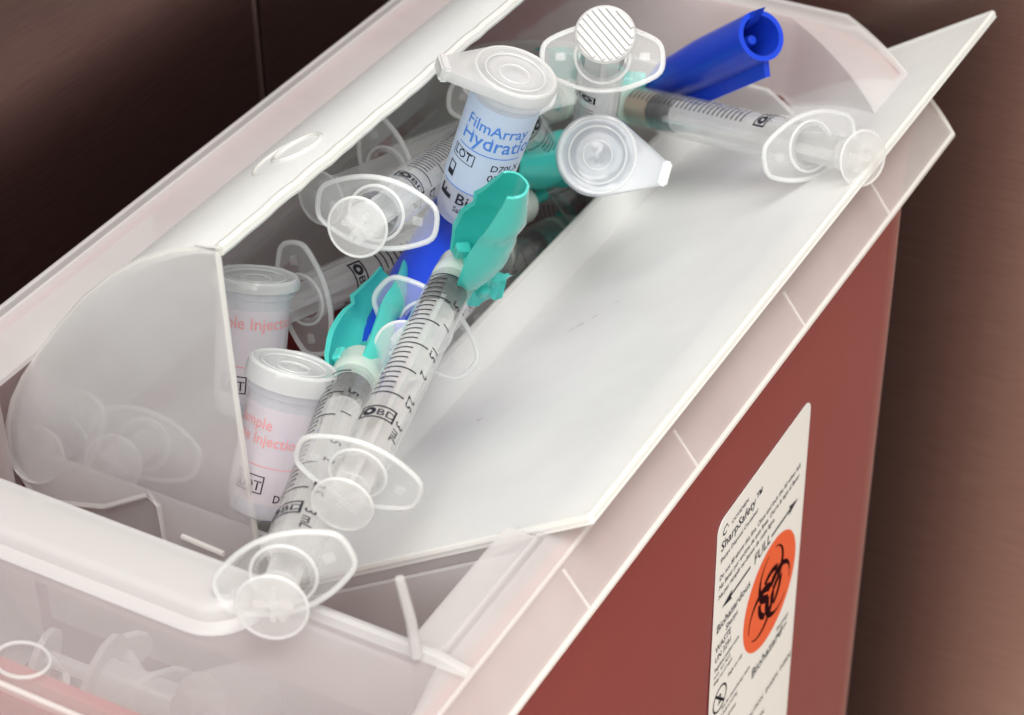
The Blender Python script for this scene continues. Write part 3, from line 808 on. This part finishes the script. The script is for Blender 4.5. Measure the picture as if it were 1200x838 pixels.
def m_rim_tab():
    bm = bmesh.new(); plate(bm, [(-x, y) for x, y in teardrop(9.2, 14.5, 3.2)], lambda x, y, h: (x, y, 0.6 + h), 1.0)
    return finish(bm, 'rim_tab', M_FLANGE)
def m_cap(thick, tail):
    bm = bmesh.new()
    t = teardrop(9.7, tail, 2.9)
    zt, zb = -1.2 - thick, -0.2
    ang = [math.atan2(y, x) for x, y in t]
    cir = lambda r, z: [(r*math.cos(a), r*math.sin(a), z) for a in ang]
    loops = [[(x, y, zb) for x, y in t], [(x*1.01, y*1.015, (zt+zb)/2) for x, y in t], [(x*.985, y*.98, zt) for x, y in t],
             [(x*.86 if x > 7 else x*.93, y*.9, zt - .15) for x, y in t], cir(7.0, zt-.1), cir(6.4, zt+.55), cir(4.6, zt+.75), cir(3.2, zt+.45), cir(2.0, zt+.5), cir(1.0, zt+.1)]
    loft(bm, loops, cap=True)
    return finish(bm, 'cap', M_CAPC if thick == 1.0 else M_CAPW, True, 50)
def m_cap_rings(thick):
    bm = bmesh.new(); zt = -1.2 - thick
    for r, q, dz in ((8.9, .42, -.1), (6.7, .28, .05), (3.4, .22, .45)):
        tube(bm, [(r*math.cos(2*math.pi*k/40), r*math.sin(2*math.pi*k/40), zt + dz) for k in range(40)], q, closed=True)
    return finish(bm, 'cap_rings', M_BEAD)
def m_cap_tail():
    bm = bmesh.new(); box(bm, 15.2, 17.4, -3.0, 3.0, -3.2, 0.6)
    bmesh.ops.bevel(bm, geom=bm.edges[:], offset=.5, segments=2, affect='EDGES')
    return finish(bm, 'hinge', M_BEAD)
def m_film(a, b, mat):
    bm = bmesh.new(); n = 40
    k = .0142/ZF[0]
    lathe(bm, [(8.12 - (a-1.9)*k, a), (8.12 - (b-1.9)*k, b)], n, closed=False)
    return finish(bm, 'label_film', mat)
def vial_print(t, th, kind):
    r = 8.25
    k = .0142/ZF[0]; zz = ZF[0]
    F = lambda z, x0=0.0, rr=8.2: (lambda x, y: ((rr - z*zz*k)*math.cos(th - (x + x0)/rr), (rr - z*zz*k)*math.sin(th - (x + x0)/rr), z*zz - y))
    def go(nm, items, mat, bars=()):
        bm = bmesh.new()
        for s, size, z, x0, w in items: put_text(bm, s, size, F(z, x0), wide=w)
        for x0, x1, z0, z1 in bars: put_quad(bm, x0, x1, z0, z1, lambda x, z: F(z, x)(0, 0), 14)
        link(nm, finish(bm, nm, mat, False), t)
    if kind == 'blue':
        go('blue_lettering', [('FilmArray', 4.0, 13.2, -7.2, 1.0), ('Hydration', 5.2, 18.6, -7.6, 1.0)], M_INKB, [(-7.6, 9, 20.6, 20.95), (-9, 9, 35.6, 35.95)])
        go('dark_lettering', [('LOT', 3.0, 25.4, -8.2, .95), ('D70LX', 2.4, 25.6, 2.2, 1.1), ('02-12', 2.6, 29.4, 2.2, 1.1), ('BioFire', 4.0, 41.0, -3.4, 1.15), ('Salt Lake City', 2.0, 44.0, -3.2, 1.0)], M_INK,
           [(-8.7, -2.0, 22.3, 22.55), (-8.7, -2.0, 26.2, 26.45), (-8.7, -8.45, 22.4, 26.4), (-2.2, -1.95, 22.4, 26.4),
            (-8.6, -6.2, 31.6, 33.6), (-8.6, -8.2, 28.8, 31.6), (-6.6, -6.2, 28.8, 31.6), (-8.6, -6.2, 28.6, 29.0),
            (-8.8, -4.8, 39.4, 41.0), (-8.8, -8.0, 37.4, 39.4), (-7.2, -6.6, 38.2, 39.4)])
    else:
        go('red_lettering', [('Sample Injection', 3.8, 14.0, -12.5, 1.0)] if kind == 'red' else [('Sample', 3.4, 15.0, -11.0, 1.0), ('Sample Injection', 3.3, 20.8, -15.5, 1.0)], M_INKR, [(-9, 9, 28.6, 28.95)])
        go('dark_lettering', [('LOT', 3.0, 38.0, -6.6, 1.0), ('D70', 2.4, 41.5, 2.4, 1.0)], M_INK, [(-7.2, -0.4, 32.4, 32.8), (-7.2, -0.4, 38.8, 39.2), (-7.2, -6.9, 32.4, 39.2), (-.7, -.4, 32.4, 39.2)])
def make_vial(d, label, kind, thick):
    t = empty('vial', axes(d['p'], d['ax'], d['x']), label, 'vial', 'plastic vials with flip caps')
    zs = d.get('L', 51)/51.0
    t.matrix_world = t.matrix_world @ Matrix.Diagonal((1, 1, 1, 1))
    ZF[0] = zs
    link('tube', cached(('vtube', zs), m_tube), t)
    if kind == 'blue': link('rim_tab', cached('rimtab', m_rim_tab), t)
    c = link('cap', cached(('cap', thick, d.get('tail', 16.2)), lambda: m_cap(thick, d.get('tail', 16.2))), t)
    link('cap_rings', cached(('caprings', thick), lambda: m_cap_rings(thick)), c)
    if d.get('tail', 16.2) > 14: link('hinge', cached('hinge', m_cap_tail), c)
    if kind == 'blue': link('label_film', m_film(5*zs, 36*zs, M_VLAB), t)
    elif kind in ('red', 'red2'): link('label_film', m_film(7*zs, 43*zs, M_VLABR), t)
    if kind != 'plain': vial_print(t, d['turn'], kind)
    return t
#@VIAL
VIAL = {
 'g': dict(p=(-64.1,87.6,452.5), ax=(-0.310,-0.076,-0.948), x=(-0.697,-0.660,0.281), turn=-1.16, L=38),
 'h': dict(p=(-58.0,116.7,420.2), ax=(-0.420,0.718,-0.555), x=(0.907,0.342,-0.245), turn=2.09, L=38),
 'i': dict(p=(-78.8,17.1,412.3), ax=(-0.067,-0.431,-0.900), x=(-0.268,0.877,-0.400), turn=2.91, L=29.5, tail=11.0),
 'j': dict(p=(-100.9,37.6,417.7), ax=(0.075,-0.373,-0.925), x=(-0.252,0.890,-0.379), turn=2.83, L=29.5, tail=11.0),
}
#@END
VL = {'g': ('frosted vial with blue lettering and white flip cap leaning in the middle of the heap', 'blue', 1.4),
      'h': ('vial pointing away, only its round ringed cap with a tail showing at the tray lip', 'plain', 1.0),
      'i': ('red lettered vial with a thick white cap standing in the front corner of the opening', 'red2', 2.8),
      'j': ('red lettered vial half hidden behind the front end plate, next to the upright flange', 'red', 0.8)}
for k, d in VIAL.items(): make_vial(d, *VL[k])

# ------------------------------------------------------------------ blue needle caps
def make_cap(d, label, L, r, fin):
    t = empty('needle_sheath', axes(d['p'], d['ax'], d['x']), label, 'needle sheath', 'blue needle sheaths')
    bm = bmesh.new()
    lathe(bm, [(r*.80, 0), (r, 0), (r*1.0, L*.45), (r*.86, L*.8), (r*.5, L*.97), (0, L), (0, L-2), (r*.4, L-3), (r*.70, L*.75), (r*.82, L*.45)], 28)
    sl = link('sleeve', finish(bm, 'sleeve', M_BLUE), t)
    if fin:
        bm = bmesh.new(); plate(bm, [(r*.8, 1), (r+3.6, 3), (r+3.4, L*.55), (r+2.6, L*.8), (r*.6, L*.82)], lambda x, z, h: (x, -.8 + h, z), 1.6)
        plate(bm, [(-r*.95, -4), (-r*.95, 6), (-r*.5, 6), (-r*.6, 1)], lambda x, z, h: (x, -1.2 + h, z), 2.4)
        link('fin', finish(bm, 'fin', M_BLUE), t)
    bm = bmesh.new(); lathe(bm, [(0, 4), (1.1, 4.2), (1.4, 5), (1.4, 16), (0, 16)], 14, closed=False)
    link('inner_post', finish(bm, 'inner_post', M_BLUE), t)
    return t
#@CAP
CAP = {
 'blue_top': dict(p=(-40.5,170.7,430.4), ax=(-0.691,0.376,-0.617), x=(0.528,-0.321,-0.786), turn=1.44),
 'blue_mid': dict(p=(-85.4,102.6,405.0), ax=(0.161,-0.982,-0.097), x=(0.912,0.186,-0.366), turn=1.47),
 'blue_low': dict(p=(-79.9,20.6,396.9), ax=(-0.458,0.307,-0.835), x=(0.747,0.642,-0.173), turn=2.00),
}
#@END
CL = {'blue_top': ('bright blue hollow needle sheath sticking out open end up at the far side', 58, 6.4, True),
      'blue_mid': ('dark blue needle sheath lying under the blue text vial and the foremost syringe', 66, 8.2, False),
      'blue_low': ('small dark blue needle sheath wedged down beside the front corner vial', 44, 4.2, False)}
for k, d in CAP.items(): make_cap(d, *CL[k])
